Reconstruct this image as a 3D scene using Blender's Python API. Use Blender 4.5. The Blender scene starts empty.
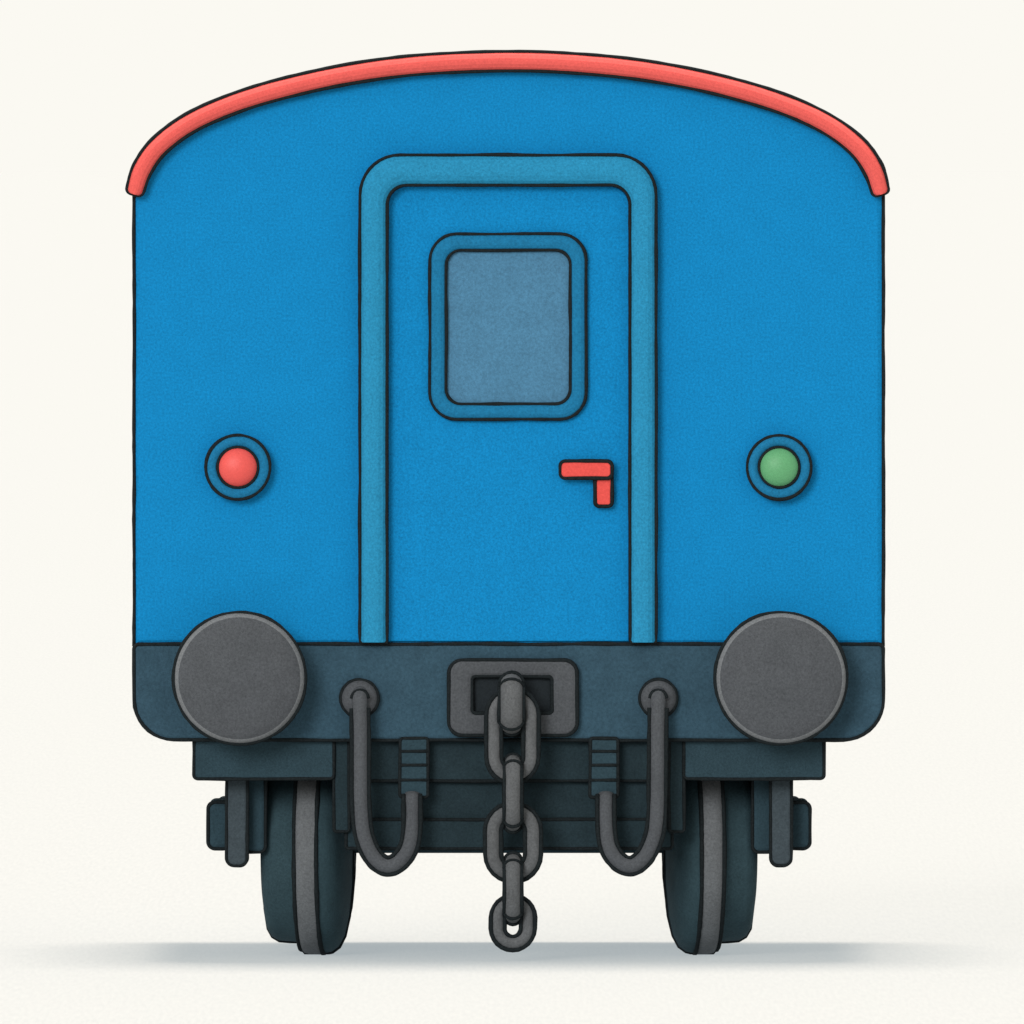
import bpy, math, random
from mathutils import Vector, noise
random.seed(4)
S=0.004; BASE=960.0; CX=509.0
def X(px): return (px-512)*S
def Z(py): return (BASE-py)*S
def P(p): return (X(p[0]),Z(p[1]))
def lin(c):
    r=[]
    for v in c:
        v/=255.0
        r.append(v/12.92 if v<=0.04045 else ((v+0.055)/1.055)**2.4)
    return r
C=lin((251,249,242)); EX=1.52
KEYD=Vector((0.36,0.90,-0.32)).normalized()
KF=0.70                      # radiance factor of the key on the end wall
KG=KF*abs(KEYD.z)/abs(KEYD.y)  # and on the ground
KO=2.1; OCOL=(1.05,1.0,0.94)  # added overhead light, keeps the ground shadow close under the carriage
# ---------------------------------------------------------------- materials
def mat(name,rgb,rough=0.85,spec=0.06,grain=0.27,mottle=0.03,bump=0.45,div=EX):
    m=bpy.data.materials.new(name); m.use_nodes=True
    nt=m.node_tree; N=nt.nodes; L=nt.links
    b=N["Principled BSDF"]
    b.inputs["Roughness"].default_value=rough
    b.inputs["Specular IOR Level"].default_value=spec
    col=[min(0.95,c/div) for c in lin(rgb)]
    tc=N.new("ShaderNodeTexCoord")
    n1=N.new("ShaderNodeTexNoise"); n1.inputs["Scale"].default_value=105; n1.inputs["Detail"].default_value=4; n1.inputs["Roughness"].default_value=0.85
    n2=N.new("ShaderNodeTexNoise"); n2.inputs["Scale"].default_value=9; n2.inputs["Detail"].default_value=6
    L.new(tc.outputs["Object"],n1.inputs["Vector"]); L.new(tc.outputs["Object"],n2.inputs["Vector"])
    m1=N.new("ShaderNodeMapRange"); m1.inputs[1].default_value=0.32; m1.inputs[2].default_value=0.68
    m1.inputs[3].default_value=1-grain; m1.inputs[4].default_value=1+grain
    m2=N.new("ShaderNodeMapRange"); m2.inputs[1].default_value=0.3; m2.inputs[2].default_value=0.7
    m2.inputs[3].default_value=1-mottle; m2.inputs[4].default_value=1+mottle
    L.new(n1.outputs["Fac"],m1.inputs[0]); L.new(n2.outputs["Fac"],m2.inputs[0])
    mu=N.new("ShaderNodeMath"); mu.operation='MULTIPLY'
    L.new(m1.outputs[0],mu.inputs[0]); L.new(m2.outputs[0],mu.inputs[1])
    vm=N.new("ShaderNodeVectorMath"); vm.operation='SCALE'; vm.inputs[0].default_value=col
    L.new(mu.outputs[0],vm.inputs["Scale"]); L.new(vm.outputs[0],b.inputs["Base Color"])
    if bump:
        bp=N.new("ShaderNodeBump"); bp.inputs["Strength"].default_value=bump; bp.inputs["Distance"].default_value=0.002
        L.new(n1.outputs["Fac"],bp.inputs["Height"]); L.new(bp.outputs[0],b.inputs["Normal"])
    return m
INK=mat("dark_line_paint",(33,38,40),grain=0.4,bump=0,spec=0.02)
BLUE=mat("blue_paint",(16,131,192))
FRAMEB=mat("frame_blue_paint",(42,139,182))
WINB=mat("window_frame_blue_paint",(30,116,160))
GLASS=mat("window_glass",(72,124,157),rough=0.5,spec=0.10,mottle=0.05)
RED=mat("red_paint",(232,97,91),grain=0.17)
REDH=mat("red_handle_paint",(230,86,80),grain=0.17)
LRED=mat("red_lens",(236,90,84),rough=0.45,spec=0.25,grain=0.1)
LGRN=mat("green_lens",(98,168,116),rough=0.45,spec=0.25,grain=0.1)
BAND=mat("slate_paint",(54,80,95),mottle=0.10)
BEAM=mat("dark_slate_paint",(48,68,77),mottle=0.10)
BEAMD=mat("dark_underframe_paint",(40,55,61),mottle=0.10)
AXG=mat("axle_plate_iron",(66,76,82),grain=0.26,mottle=0.07)
GREY=mat("charcoal_iron",(82,85,89),grain=0.28,mottle=0.07)
GREYR=mat("iron_edge_highlight",(118,121,124),grain=0.28)  # lighter iron: rim highlight of the buffers put into the colour
GREYL=mat("chain_iron",(96,98,100),grain=0.3,mottle=0.12)
TEAL=mat("dark_wheel_paint",(53,73,80),grain=0.26,mottle=0.10)
RIM=mat("grey_rim",(104,107,110),grain=0.28,mottle=0.08)
BLACK=mat("dark_recess",(40,46,50))
# ---------------------------------------------------------------- builder
IR=1.75
class B:
    def __init__(s): s.v=[];s.f=[];s.mi=[];s.sm=[];s.mats=[]
    def m(s,mt):
        if mt not in s.mats: s.mats.append(mt)
        return s.mats.index(mt)
    def face(s,f,mi,sm=False): s.f.append(f);s.mi.append(mi);s.sm.append(sm)
    def rings(s,rings,mt,closed=True,cap0=False,cap1=False,sm=False,mlist=None):
        i0=len(s.v); n=len(rings[0]); mi=s.m(mt)
        for r in rings: s.v.extend([tuple(p) for p in r])
        for k in range(len(rings)-1):
            mm=s.m(mlist[k]) if mlist else mi
            for i in range(n if closed else n-1):
                j=(i+1)%n
                s.face((i0+k*n+i,i0+k*n+j,i0+(k+1)*n+j,i0+(k+1)*n+i),mm,sm)
        if cap0: s.face(tuple(i0+i for i in range(n))[::-1],mi)
        if cap1: s.face(tuple(i0+(len(rings)-1)*n+i for i in range(n)),mi)
    def plate(s,poly,yf,yb,mt,bev=0.012,ink=True,inkr=IR):
        w=[P(p) for p in poly]
        o1=off(w,bev*0.3); o2=off(w,bev)
        R=[[(x,yb,z) for x,z in w],[(x,yf+bev,z) for x,z in w],[(x,yf+bev*0.3,z) for x,z in o1],[(x,yf,z) for x,z in o2]]
        s.rings(R,mt,True,True,True)
        if ink: s.tube([(x,yf+bev*0.3,z) for x,z in w],inkr*S,INK,True,wob=True)
    def ribbon(s,A,Bp,yf,yb,mt,bt=0.15,bd=0.012,closed=False,ink=True,inkr=IR):
        prof=[(0,yb),(0,yf+bd)]
        for a in (25,50,75): 
            t=math.radians(a);prof.append((bt*(1-math.cos(t)),yf+bd*(1-math.sin(t))))
        prof+=[(bt,yf),(1-bt,yf)]
        for a in (75,50,25):
            t=math.radians(a);prof.append((1-bt*(1-math.cos(t)),yf+bd*(1-math.sin(t))))
        prof+=[(1,yf+bd),(1,yb)]
        A=[P(p) for p in A];Bp=[P(p) for p in Bp]
        R=[]
        for a,b in zip(A,Bp):
            R.append([(a[0]*(1-t)+b[0]*t,y,a[1]*(1-t)+b[1]*t) for t,y in prof])
        if closed: R.append(R[0])
        s.rings(R,mt,True,not closed,not closed)
        if ink:
            y=yf+bd*0.6
            if closed:
                for q in (A,Bp): s.tube([(x,y,z) for x,z in q],inkr*S,INK,True,wob=True)
            else:
                q=A+Bp[::-1]
                s.tube([(x,y,z) for x,z in q],inkr*S,INK,True,wob=True)
    def tube(s,pts,r,mt,closed=False,wob=False,seg=8,caps=True):
        pts=[Vector(p) for p in pts]
        if wob:
            step=9*S; q=[]
            n=len(pts)
            for i in range(n if closed else n-1):
                a=pts[i];b=pts[(i+1)%n];d=(b-a).length
                if d<1e-5: continue
                k=max(1,int(d/step))
                for j in range(k): q.append(a+(b-a)*j/k)
            if not closed: q.append(pts[-1])
            pts=q
        n=len(pts); T=[]
        for i in range(n):
            if closed: t=pts[(i+1)%n]-pts[i-1]
            else: t=pts[min(i+1,n-1)]-pts[max(i-1,0)]
            if t.length<1e-7: t=Vector((1,0,0))
            T.append(t.normalized())
        ref=Vector((0,1,0))
        if abs(T[0].dot(ref))>0.9: ref=Vector((1,0,0))
        nn=(ref-T[0]*ref.dot(T[0])).normalized()
        R=[]
        for i in range(n):
            nn=(nn-T[i]*nn.dot(T[i])).normalized()
            bb=T[i].cross(nn)
            rr=r;c=pts[i]
            if wob:
                rr=r*(1+0.28*noise.noise(c*9.0+Vector((3,1,7)))+0.22*noise.noise(c*45.0))
                c=c+Vector((noise.noise(c*5.0),0,noise.noise(c*5.0+Vector((9,9,9)))))*0.0022
            R.append([c+(nn*math.cos(2*math.pi*k/seg)+bb*math.sin(2*math.pi*k/seg))*rr for k in range(seg)])
        if closed: R.append(R[0])
        s.rings(R,mt,True,(not closed) and caps,(not closed) and caps,sm=True)
    def rev(s,axis,c,prof,mt,mlist=None,seg=64,sm=True):
        R=[]
        for r,a in prof:
            ring=[]
            for k in range(seg):
                t=2*math.pi*k/seg
                if axis=='y': ring.append((c[0]+r*math.cos(t),a,c[1]+r*math.sin(t)))
                else: ring.append((a,c[0]+r*math.cos(t),c[1]+r*math.sin(t)))
            R.append(ring)
        s.rings(R,mt,True,True,True,sm=sm,mlist=mlist)
    def circ(s,axis,c,r,a,ir=IR,seg=72):
        pts=[]
        for k in range(seg):
            t=2*math.pi*k/seg
            if axis=='y': pts.append((c[0]+r*math.cos(t),a,c[1]+r*math.sin(t)))
            else: pts.append((a,c[0]+r*math.cos(t),c[1]+r*math.sin(t)))
        s.tube(pts,ir*S,INK,True,wob=True)
    def yaw(s,cx,cy,a):
        ca,sa=math.cos(a),math.sin(a)
        s.v=[(cx+(x-cx)*ca-(y-cy)*sa,cy+(x-cx)*sa+(y-cy)*ca,z) for x,y,z in s.v]
    def obj(s,name,parent=None,label=None):
        import bmesh
        me=bpy.data.meshes.new(name); me.from_pydata(s.v,[],s.f)
        for m_ in s.mats: me.materials.append(m_)
        for p,mi,sm in zip(me.polygons,s.mi,s.sm): p.material_index=mi;p.use_smooth=sm
        bm=bmesh.new(); bm.from_mesh(me); bmesh.ops.recalc_face_normals(bm,faces=bm.faces); bm.to_mesh(me); bm.free()
        o=bpy.data.objects.new(name,me); bpy.context.scene.collection.objects.link(o)
        if parent: o.parent=parent
        if label: o["label"]=label
        return o
def off(w,d):
    n=len(w); A=sum(w[i][0]*w[(i+1)%n][1]-w[(i+1)%n][0]*w[i][1] for i in range(n))
    sg=1 if A>0 else -1; out=[]
    for i in range(n):
        a=Vector(w[i-1]);b=Vector(w[i]);c=Vector(w[(i+1)%n])
        e1=(b-a);e2=(c-b)
        if e1.length<1e-9 or e2.length<1e-9: out.append(tuple(b));continue
        e1.normalize();e2.normalize()
        n1=Vector((-e1.y,e1.x))*sg;n2=Vector((-e2.y,e2.x))*sg
        m_=n1+n2; m_=m_/max(0.3,(1+n1.dot(n2)))
        out.append((b.x+m_.x*d,b.y+m_.y*d))
    return out
def rr(x0,y0,x1,y1,r,n=7):
    if not isinstance(r,(tuple,list)): r=(r,)*4   # TL,TR,BR,BL
    o=[]
    for (cx,cy,a0,q) in ((x0,y0,180,0),(x1,y0,270,1),(x1,y1,0,2),(x0,y1,90,3)):
        R=r[q]; ccx=cx+(R if cx==x0 else -R); ccy=cy+(R if cy==y0 else -R)
        for k in range(n+1):
            t=math.radians(a0+90*k/n)
            o.append((ccx+R*math.cos(t),ccy+R*math.sin(t)))
    return o
def cr(pts,k=8):
    o=[];n=len(pts)
    for i in range(n-1):
        p0=pts[max(i-1,0)];p1=pts[i];p2=pts[i+1];p3=pts[min(i+2,n-1)]
        for j in range(k):
            t=j/k
            o.append(tuple(0.5*((2*p1[d])+(-p0[d]+p2[d])*t+(2*p0[d]-5*p1[d]+4*p2[d]-p3[d])*t*t+(-p0[d]+3*p1[d]-3*p2[d]+p3[d])*t**3) for d in range(len(p1))))
    o.append(tuple(pts[-1])); return o
def mir(pts,c=CX): return [(2*c-x,y) for x,y in pts]
def offpath(pts,d):
    o=[];n=len(pts)
    for i in range(n):
        a=pts[max(i-1,0)];b=pts[min(i+1,n-1)]
        tx,ty=b[0]-a[0],b[1]-a[1];l=math.hypot(tx,ty) or 1
        dd=d[i] if isinstance(d,list) else d
        o.append((pts[i][0]-ty/l*dd,pts[i][1]+tx/l*dd))
    return o
# ---------------------------------------------------------------- carriage
sc=bpy.context.scene
car=bpy.data.objects.new("railway_carriage",None); sc.collection.objects.link(car)
car.empty_display_size=0.5
car["label"]="blue railway carriage with red roof edge standing on pale ground"
car["category"]="train carriage"
LEN=2.0; YO=0.90
# roof
RC=507.7
half=[(135.5,190),(142.5,169),(159,146),(190,123),(235,103),(290,86.5),(360,72),(430,64),(RC,61)]
cl=half+mir(half[-2::-1],RC)
cl=cr(cl,7)
HW=9.6; er=4.5
tx,ty=cl[0][0]-cl[1][0],cl[0][1]-cl[1][1];l_=math.hypot(tx,ty);tx/=l_;ty/=l_
ext=[];hw=[]
for a in (90,60,35,15):
    t=math.radians(a); ext.append((cl[0][0]+tx*er*math.sin(t),cl[0][1]+ty*er*math.sin(t))); hw.append(HW-1-er+er*math.cos(t))
path=ext+cl+mir(ext[::-1],RC)
mid=[HW-1*max(0,1-i/7) for i in range(len(cl))]
mid=[min(a,b_) for a,b_ in zip(mid,mid[::-1])]
hws=hw+mid+hw[::-1]
b=B(); b.ribbon(offpath(path,[-h for h in hws]),offpath(path,hws),-0.068,LEN+0.03,RED,bt=0.48,bd=0.044,inkr=1.9)
b.obj("roof",car,"curved red roof with a dark outlined edge")
# body
b=B()
poly=[(134,646),(134,300),(134,196)]+[p for p in cl if 139<p[0]<2*CX-140.5]+[(883.5,196),(883.5,300),(883.5,646)]
b.plate(poly,0.0,LEN,BLUE,bev=0.024,ink=False)
for xx in (134,883.5):
    w=[P(p) for p in [(xx,646),(xx,194)]]
    b.tube([(x,0.006,z) for x,z in w],IR*S,INK,wob=True)
b.obj("body",car,"bright blue carriage body with flat end wall")
# headstock
b=B(); b.plate(rr(134,644,883.5,740,(5,5,40,40),n=9),-0.014,LEN,BAND,bev=0.014,inkr=1.9)
b.obj("headstock",car,"dark slate lower beam with rounded bottom corners")
# door frame
def arch(x0,x1,yt,r,yb,n=9):
    o=[(x0,yb),(x0,(yb+yt)/2),(x0,yt+r)]
    for k in range(1,n+1):
        t=math.radians(180+90*k/n);o.append((x0+r+r*math.cos(t),yt+r+r*math.sin(t)))
    for k in range(n+1):
        t=math.radians(270+90*k/n);o.append((x1-r+r*math.cos(t),yt+r+r*math.sin(t)))
    o+= [(x1,(yb+yt)/2),(x1,yb)]
    return o
b=B(); b.ribbon(arch(360,656,155,40,642),arch(387,630,185,20,642),-0.075,0.005,FRAMEB,bt=0.42,bd=0.040)
b.obj("door_frame",car)
b=B(); b.plate(arch(388.5,628.5,186.5,19,641),-0.008,0.006,BLUE,bev=0.002,ink=False)
door=b.obj("door",car,"blue end door with a small window")
b=B(); b.ribbon(rr(430,234,586,419,26),rr(446,250,570.5,404,15),-0.042,-0.006,WINB,bt=0.42,bd=0.024,closed=True)
b.obj("window_frame",door)
b=B(); b.plate(rr(444,248,572.5,406,15),-0.015,-0.006,GLASS,bev=0.001,ink=False)
b.obj("window_glass",door)
b=B(); b.plate(rr(595,470,612,506,4),-0.040,-0.020,REDH,bev=0.010,inkr=1.9)
b.plate(rr(560,461,612,478,5),-0.055,-0.034,REDH,bev=0.010,inkr=1.9)
b.rev('y',P((604,470)),[(5*S,-0.034),(5*S,-0.006)],REDH)
b.obj("handle",door,"red angled door handle")
# marker lamps
for i,(cx,L_,lab) in enumerate(((238,LRED,"round lamp with red lens"),(779,LGRN,"round lamp with green lens"))):
    c=P((cx,467)); b=B()
    b.rev('y',c,[(32.5*S,0.003),(32.5*S,-0.040),(31.5*S,-0.050),(29*S,-0.059),(26*S,-0.062),(23*S,-0.058),(20.5*S,-0.048),(19*S,-0.03)],WINB)
    b.circ('y',c,32*S,-0.050); lamp=b.obj("marker_lamp",car,lab)
    b=B(); pr=[(19.5*S,-0.03)]+[(19.5*S*math.cos(math.radians(a)),-0.048-0.05*math.sin(math.radians(a))) for a in range(0,90,8)]+[(0.3*S,-0.098)]
    b.rev('y',c,pr,L_); b.circ('y',c,20*S,-0.056,1.6)
    b.obj("lens",lamp)
# buffers
for cx in (240,780.5):
    c=P((cx,677)); b=B(); r=65.5*S
    pr=[(30*S,-0.01),(30*S,-0.13),(r*0.9,-0.135),(r,-0.145),(r,-0.166),(r*0.99,-0.178),(r*0.965,-0.190),(r*0.93,-0.199),(r*0.8,-0.212),(r*0.6,-0.223),(r*0.35,-0.231),(0.01*r,-0.235)]
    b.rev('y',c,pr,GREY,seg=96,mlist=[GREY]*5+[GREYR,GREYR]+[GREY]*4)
    b.circ('y',c,r,-0.172,2.2,seg=110)
    b.circ('y',c,30*S,-0.03,1.8)
    b.obj("buffer",car,"round grey iron buffer disc")
# coupling
b=B()
b.ribbon(rr(449,660,577,735,13),rr(472,676,552,713,4),-0.05,-0.008,GREY,bt=0.25,bd=0.016,closed=True,inkr=2.0)
b.plate(rr(468,672,556,717,2),-0.02,-0.010,BLACK,bev=0.001,ink=False)
coup=b.obj("coupling",car,"grey coupling plate with a dark slot")
YC=-0.12
def stad(a,bh,n=12):
    o=[]
    for k in range(n+1):
        t=math.pi*k/n;o.append((a*math.cos(t),bh-a+a*math.sin(t)))
    for k in range(n+1):
        t=math.pi+math.pi*k/n;o.append((a*math.cos(t),-(bh-a)+a*math.sin(t)))
    return o
def link_face(name,cx,y0,y1,w_,t,mt):
    cyp=(y0+y1)/2; x=X(cx);z=Z(cyp)
    a=(w_-t)/2*S; h=(y1-y0-t)/2*S
    b=B(); b.tube([(x+u,YC,z+v) for u,v in stad(a,h)],(t/2-0.6)*S,mt,True,seg=16)
    b.tube([(x+u,YC-0.012,z+v) for u,v in stad(a+t/2*S,h+t/2*S)],2.3*S,INK,True,wob=True)
    b.tube([(x+u,YC-0.014,z+v) for u,v in stad(a-t/2*S,h-t/2*S)],2.2*S,INK,True,wob=True)
    return b.obj(name,coup)
def link_edge(name,cx,y0,y1,dep,t,mt):
    x=X(cx);z=Z((y0+y1)/2);a=(dep-t)/2*S;h=(y1-y0-t)/2*S;r=t/2*S
    b=B(); st=stad(a,h)
    b.tube([(x,YC+u,z+v) for u,v in st],r-0.6*S,mt,True,seg=16)
    for sg in (-1,1): b.tube([(x+sg*r,YC+u*1.12,z+v) for u,v in st],2.2*S,INK,True,wob=True)
    for sg in (-1,1):
        b.tube([(x+r*math.cos(k*math.pi/10),YC,z+sg*(h+r*math.sin(k*math.pi/10))) for k in range(11)],2.0*S,INK,False,wob=True)
        ang=math.radians(50); dy,dz=-math.cos(ang),sg*math.sin(ang)
        b.tube([(x+r*math.cos(k*math.pi/10),YC+dy*(a+r*math.sin(k*math.pi/10)),z+sg*(h-a)+dz*(a+r*math.sin(k*math.pi/10))) for k in range(11)],1.6*S,INK,False,wob=True)
    return b.obj(name,coup)
link_edge("hook",511.5,672,734,48,24,GREYL)
link_face("chain_link",512.5,688,782,52,15,GREYL)
link_edge("chain_link",513,753,831,52,17,GREYL)
link_face("chain_link",513,802,881,56,16,GREYL)
link_edge("chain_link",513,852,923,52,17,GREYL)
link_face("chain_link",513,894,949,44,14,GREYL)
# hoses
hp=[(360,700),(360.5,730),(360.5,770),(361,805),(363.5,832),(371,852),(381,863),(391,865),(401,859),(409,846),(412,825),(412,790)]
hp=cr(hp,6)
for side in (0,1):
    f=(lambda q:q) if side==0 else mir
    pth=f(hp); yh=-0.085; b=B()
    pre=[]
    x0,z0=P(pth[0])
    for k in range(7):
        t=math.radians(90*k/6)
        pre.append((x0,yh+0.045-0.045*math.sin(t),z0+0.03-0.03*(1-math.cos(t))))
    pts=[(x0,-0.012,z0+0.03)]+pre+[(P(p)[0],yh,P(p)[1]) for p in pth[1:-1]]
    n=len(pts); out=[]
    for i,p in enumerate(pts):
        k=max(0,(i-(n-14))/13.0)
        out.append((p[0],p[1]+0.07*k*k,p[2]))
    pts=out
    b.tube(pts,7.9*S,GREY,seg=16)
    for sg in (-1,1):
        l=offpath(pth,sg*8.5)[2:-1]; m_=len(l)
        b.tube([(P(p)[0],yh-0.012+0.07*max(0,(i-(m_-13))/13.0)**2,P(p)[1]) for i,p in enumerate(l)],2.2*S,INK,wob=True)
    b.tube([(x0+8.3*S*math.cos(k*math.pi/10),yh-0.006,z0+0.008+8.3*S*math.sin(k*math.pi/10)) for k in range(11)],1.9*S,INK,wob=True)
    hose=b.obj("brake_hose",car,"grey rubber hose hanging in a loop")
    b=B(); c=P(f([(359.5,698)])[0])
    b.rev('y',c,[(18.5*S,-0.012),(18.5*S,-0.03),(17.5*S,-0.044),(15.5*S,-0.055),(12.5*S,-0.064),(8*S,-0.070),(2*S,-0.072)],GREY)
    b.circ('y',c,18.3*S,-0.036,2.1)
    b.obj("hose_fitting",hose)
    b=B(); q=f([(400,0),(428,0)]); xa,xb=sorted((q[0][0],q[1][0]))
    b.plate(rr(xa,738,xb,797,3),-0.02,0.06,BEAM,bev=0.006)
    for yy in (751,765,780):
        b.tube([(X(xa),-0.022,Z(yy)),(X(xb),-0.022,Z(yy))],1.5*S,INK,wob=True)
    b.obj("hose_bracket",hose)
# underframe
for (x0,y0,x1,y1,yf,yb) in ((346,738,672,781,0.035,0.09),(346,778,672,822,0.065,0.12),(346,820,672,849,0.045,0.14),(346,738,672,836,LEN-0.12,LEN-0.04)):
    b=B(); b.plate(rr(x0,y0,x1,y1,3,n=4),yf,yb,BEAMD,bev=0.006)
    b.obj("cross_beam",car)
for side in (0,1):
    f=(lambda q:q) if side==0 else mir
    def box(b,x0,y0,x1,y1,r,yf,yb,m_,bev=0.008,ink=True):
        xa,xb=sorted((f([(x0,0)])[0][0],f([(x1,0)])[0][0]))
        b.plate(rr(xa,y0,xb,y1,r),yf,yb,m_,bev=bev,ink=ink)
    b=B(); box(b,194,736,334,779,4,0.02,0.12,BEAM); box(b,334,736,349,832,3,0.028,0.1,BEAMD)
    box(b,200,738,240,776,3,0.125,LEN-0.05,BEAM)
    b.obj("frame_beam",car,"dark slate frame beam under the body")
    for yo in (0.0,YO):
        k=0 if yo==0 else 5
        b=B(); box(b,244,775,265,854-k,6,0.20+yo,0.85+yo,BEAM,0.016)
        box(b,226,774,247,867-k,8,0.14+yo,0.85+yo,AXG,0.012)
        box(b,207+k,804+k,229,851-k,7,0.24+yo,0.75+yo,BEAM,0.018)
        b.obj("axle_box",car,"dark axle box with end cap")
# wheels
prof=[(0,263),(20,263),(60,263.5),(80,266.5),(88,271),(92,278),(93.5,299),(101,301),(104.5,304),(106,310),(106,317),(105,323),(103,331),(98,338),(87,344),(67,348.5),(36,351.5),(0,352)]
for yo in (0.0,YO):
    yc=0.58+yo; zc=106*S
    for side in (0,1):
        b=B()
        pr=[(max(r,0.3)*S,X(x if side==0 else 2*CX-x)) for r,x in prof]
        ml=[TEAL]*6+[RIM]*5+[TEAL]*6
        b.rev('x',(yc,zc),pr,TEAL,mlist=ml,seg=96)
        sx=lambda x: X(x if side==0 else 2*CX-x)
        for r_,x_,w_ in ((101,300.5,2.4),(105.5,323,2.2)):
            b.circ('x',(yc,zc),r_*S,sx(x_),w_,seg=110)
        ph=[(sx(x),r*S) for r,x in prof]
        pts=[(x,yc,zc-r) for x,r in ph]+[(x,yc,zc+r) for x,r in ph[::-1]]
        b.tube(pts,1.9*S,INK,True,wob=True)
        b.yaw(sx(308),yc,math.radians(-4 if side==0 else 4))
        b.obj("wheel",car,"dark teal wheel with a grey flange")
    b=B(); b.rev('x',(yc,zc),[(4*S,X(340)),(4*S,X(2*CX-340))],BEAM,seg=24)
    b.obj("axle",car)
# ---------------------------------------------------------------- ground
gm=bpy.data.materials.new("glowing_cream_ground"); gm.use_nodes=True
N=gm.node_tree.nodes;L=gm.node_tree.links;bs=N["Principled BSDF"]
bs.inputs["Roughness"].default_value=1.0; bs.inputs["Specular IOR Level"].default_value=0.0
EM=(0.38,0.425,0.445)  # added bluish glow of the ground, lifts the shadow under the carriage
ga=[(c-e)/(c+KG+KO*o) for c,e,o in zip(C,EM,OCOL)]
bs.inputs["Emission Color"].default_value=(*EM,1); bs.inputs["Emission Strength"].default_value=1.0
tc=N.new("ShaderNodeTexCoord");nz=N.new("ShaderNodeTexNoise");nz.inputs["Scale"].default_value=70;nz.inputs["Detail"].default_value=3
mp=N.new("ShaderNodeMapping"); mp.inputs["Scale"].default_value=(1,0.05,1)
L.new(tc.outputs["Object"],mp.inputs[0]);L.new(mp.outputs[0],nz.inputs["Vector"])
mr=N.new("ShaderNodeMapRange");mr.inputs[1].default_value=0.3;mr.inputs[2].default_value=0.7;mr.inputs[3].default_value=0.93;mr.inputs[4].default_value=1.07
L.new(nz.outputs["Fac"],mr.inputs[0]);vm=N.new("ShaderNodeVectorMath");vm.operation='SCALE';vm.inputs[0].default_value=ga
L.new(mr.outputs[0],vm.inputs["Scale"]);L.new(vm.outputs[0],bs.inputs["Base Color"])
me=bpy.data.meshes.new("ground");me.from_pydata([(-1500,-400,0),(1500,-400,0),(1500,800,0),(-1500,800,0)],[],[(0,1,2,3)]);me.materials.append(gm)
g=bpy.data.objects.new("ground",me);sc.collection.objects.link(g);g["kind"]="structure";g["label"]="plain cream ground"
# ---------------------------------------------------------------- light
wd=bpy.data.worlds.new("World");sc.world=wd;wd.use_nodes=True
bg=wd.node_tree.nodes["Background"];bg.inputs[0].default_value=(*C,1);bg.inputs[1].default_value=1.0
D=60000.0
def lamp(name,dirn,k,ha,col=(1,1,1)):
    HA=math.radians(ha)
    ld=bpy.data.lights.new(name,'AREA');ld.shape='DISK';ld.size=2*D*math.tan(HA);ld.color=col
    ld.energy=k*math.pi/(math.cos(HA)**2)*math.pi*D*D
    lo=bpy.data.objects.new(name,ld);sc.collection.objects.link(lo);lo.location=-dirn*D;lo.rotation_euler=dirn.to_track_quat('-Z','Y').to_euler()
lamp("key_lamp",KEYD,KF/abs(KEYD.y),12)
mx=max(OCOL)
OD=Vector((0,-0.20,-1)).normalized()
lamp("added_overhead_light",OD,KO*mx/abs(OD.z),11,tuple(o/mx for o in OCOL))
# ---------------------------------------------------------------- camera
cd=bpy.data.cameras.new("camera");co=bpy.data.objects.new("camera",cd);sc.collection.objects.link(co)
dist=90.0;cz=3.5
co.location=(0,-dist,cz);co.rotation_euler=(math.radians(90),0,0)
cd.lens=36*dist/(1024*S);cd.sensor_width=36;cd.shift_y=(Z(512)-cz)/(1024*S)
cd.clip_start=1;cd.clip_end=8000
sc.camera=co
sc.view_settings.view_transform='Standard';sc.view_settings.look='None';sc.view_settings.exposure=0
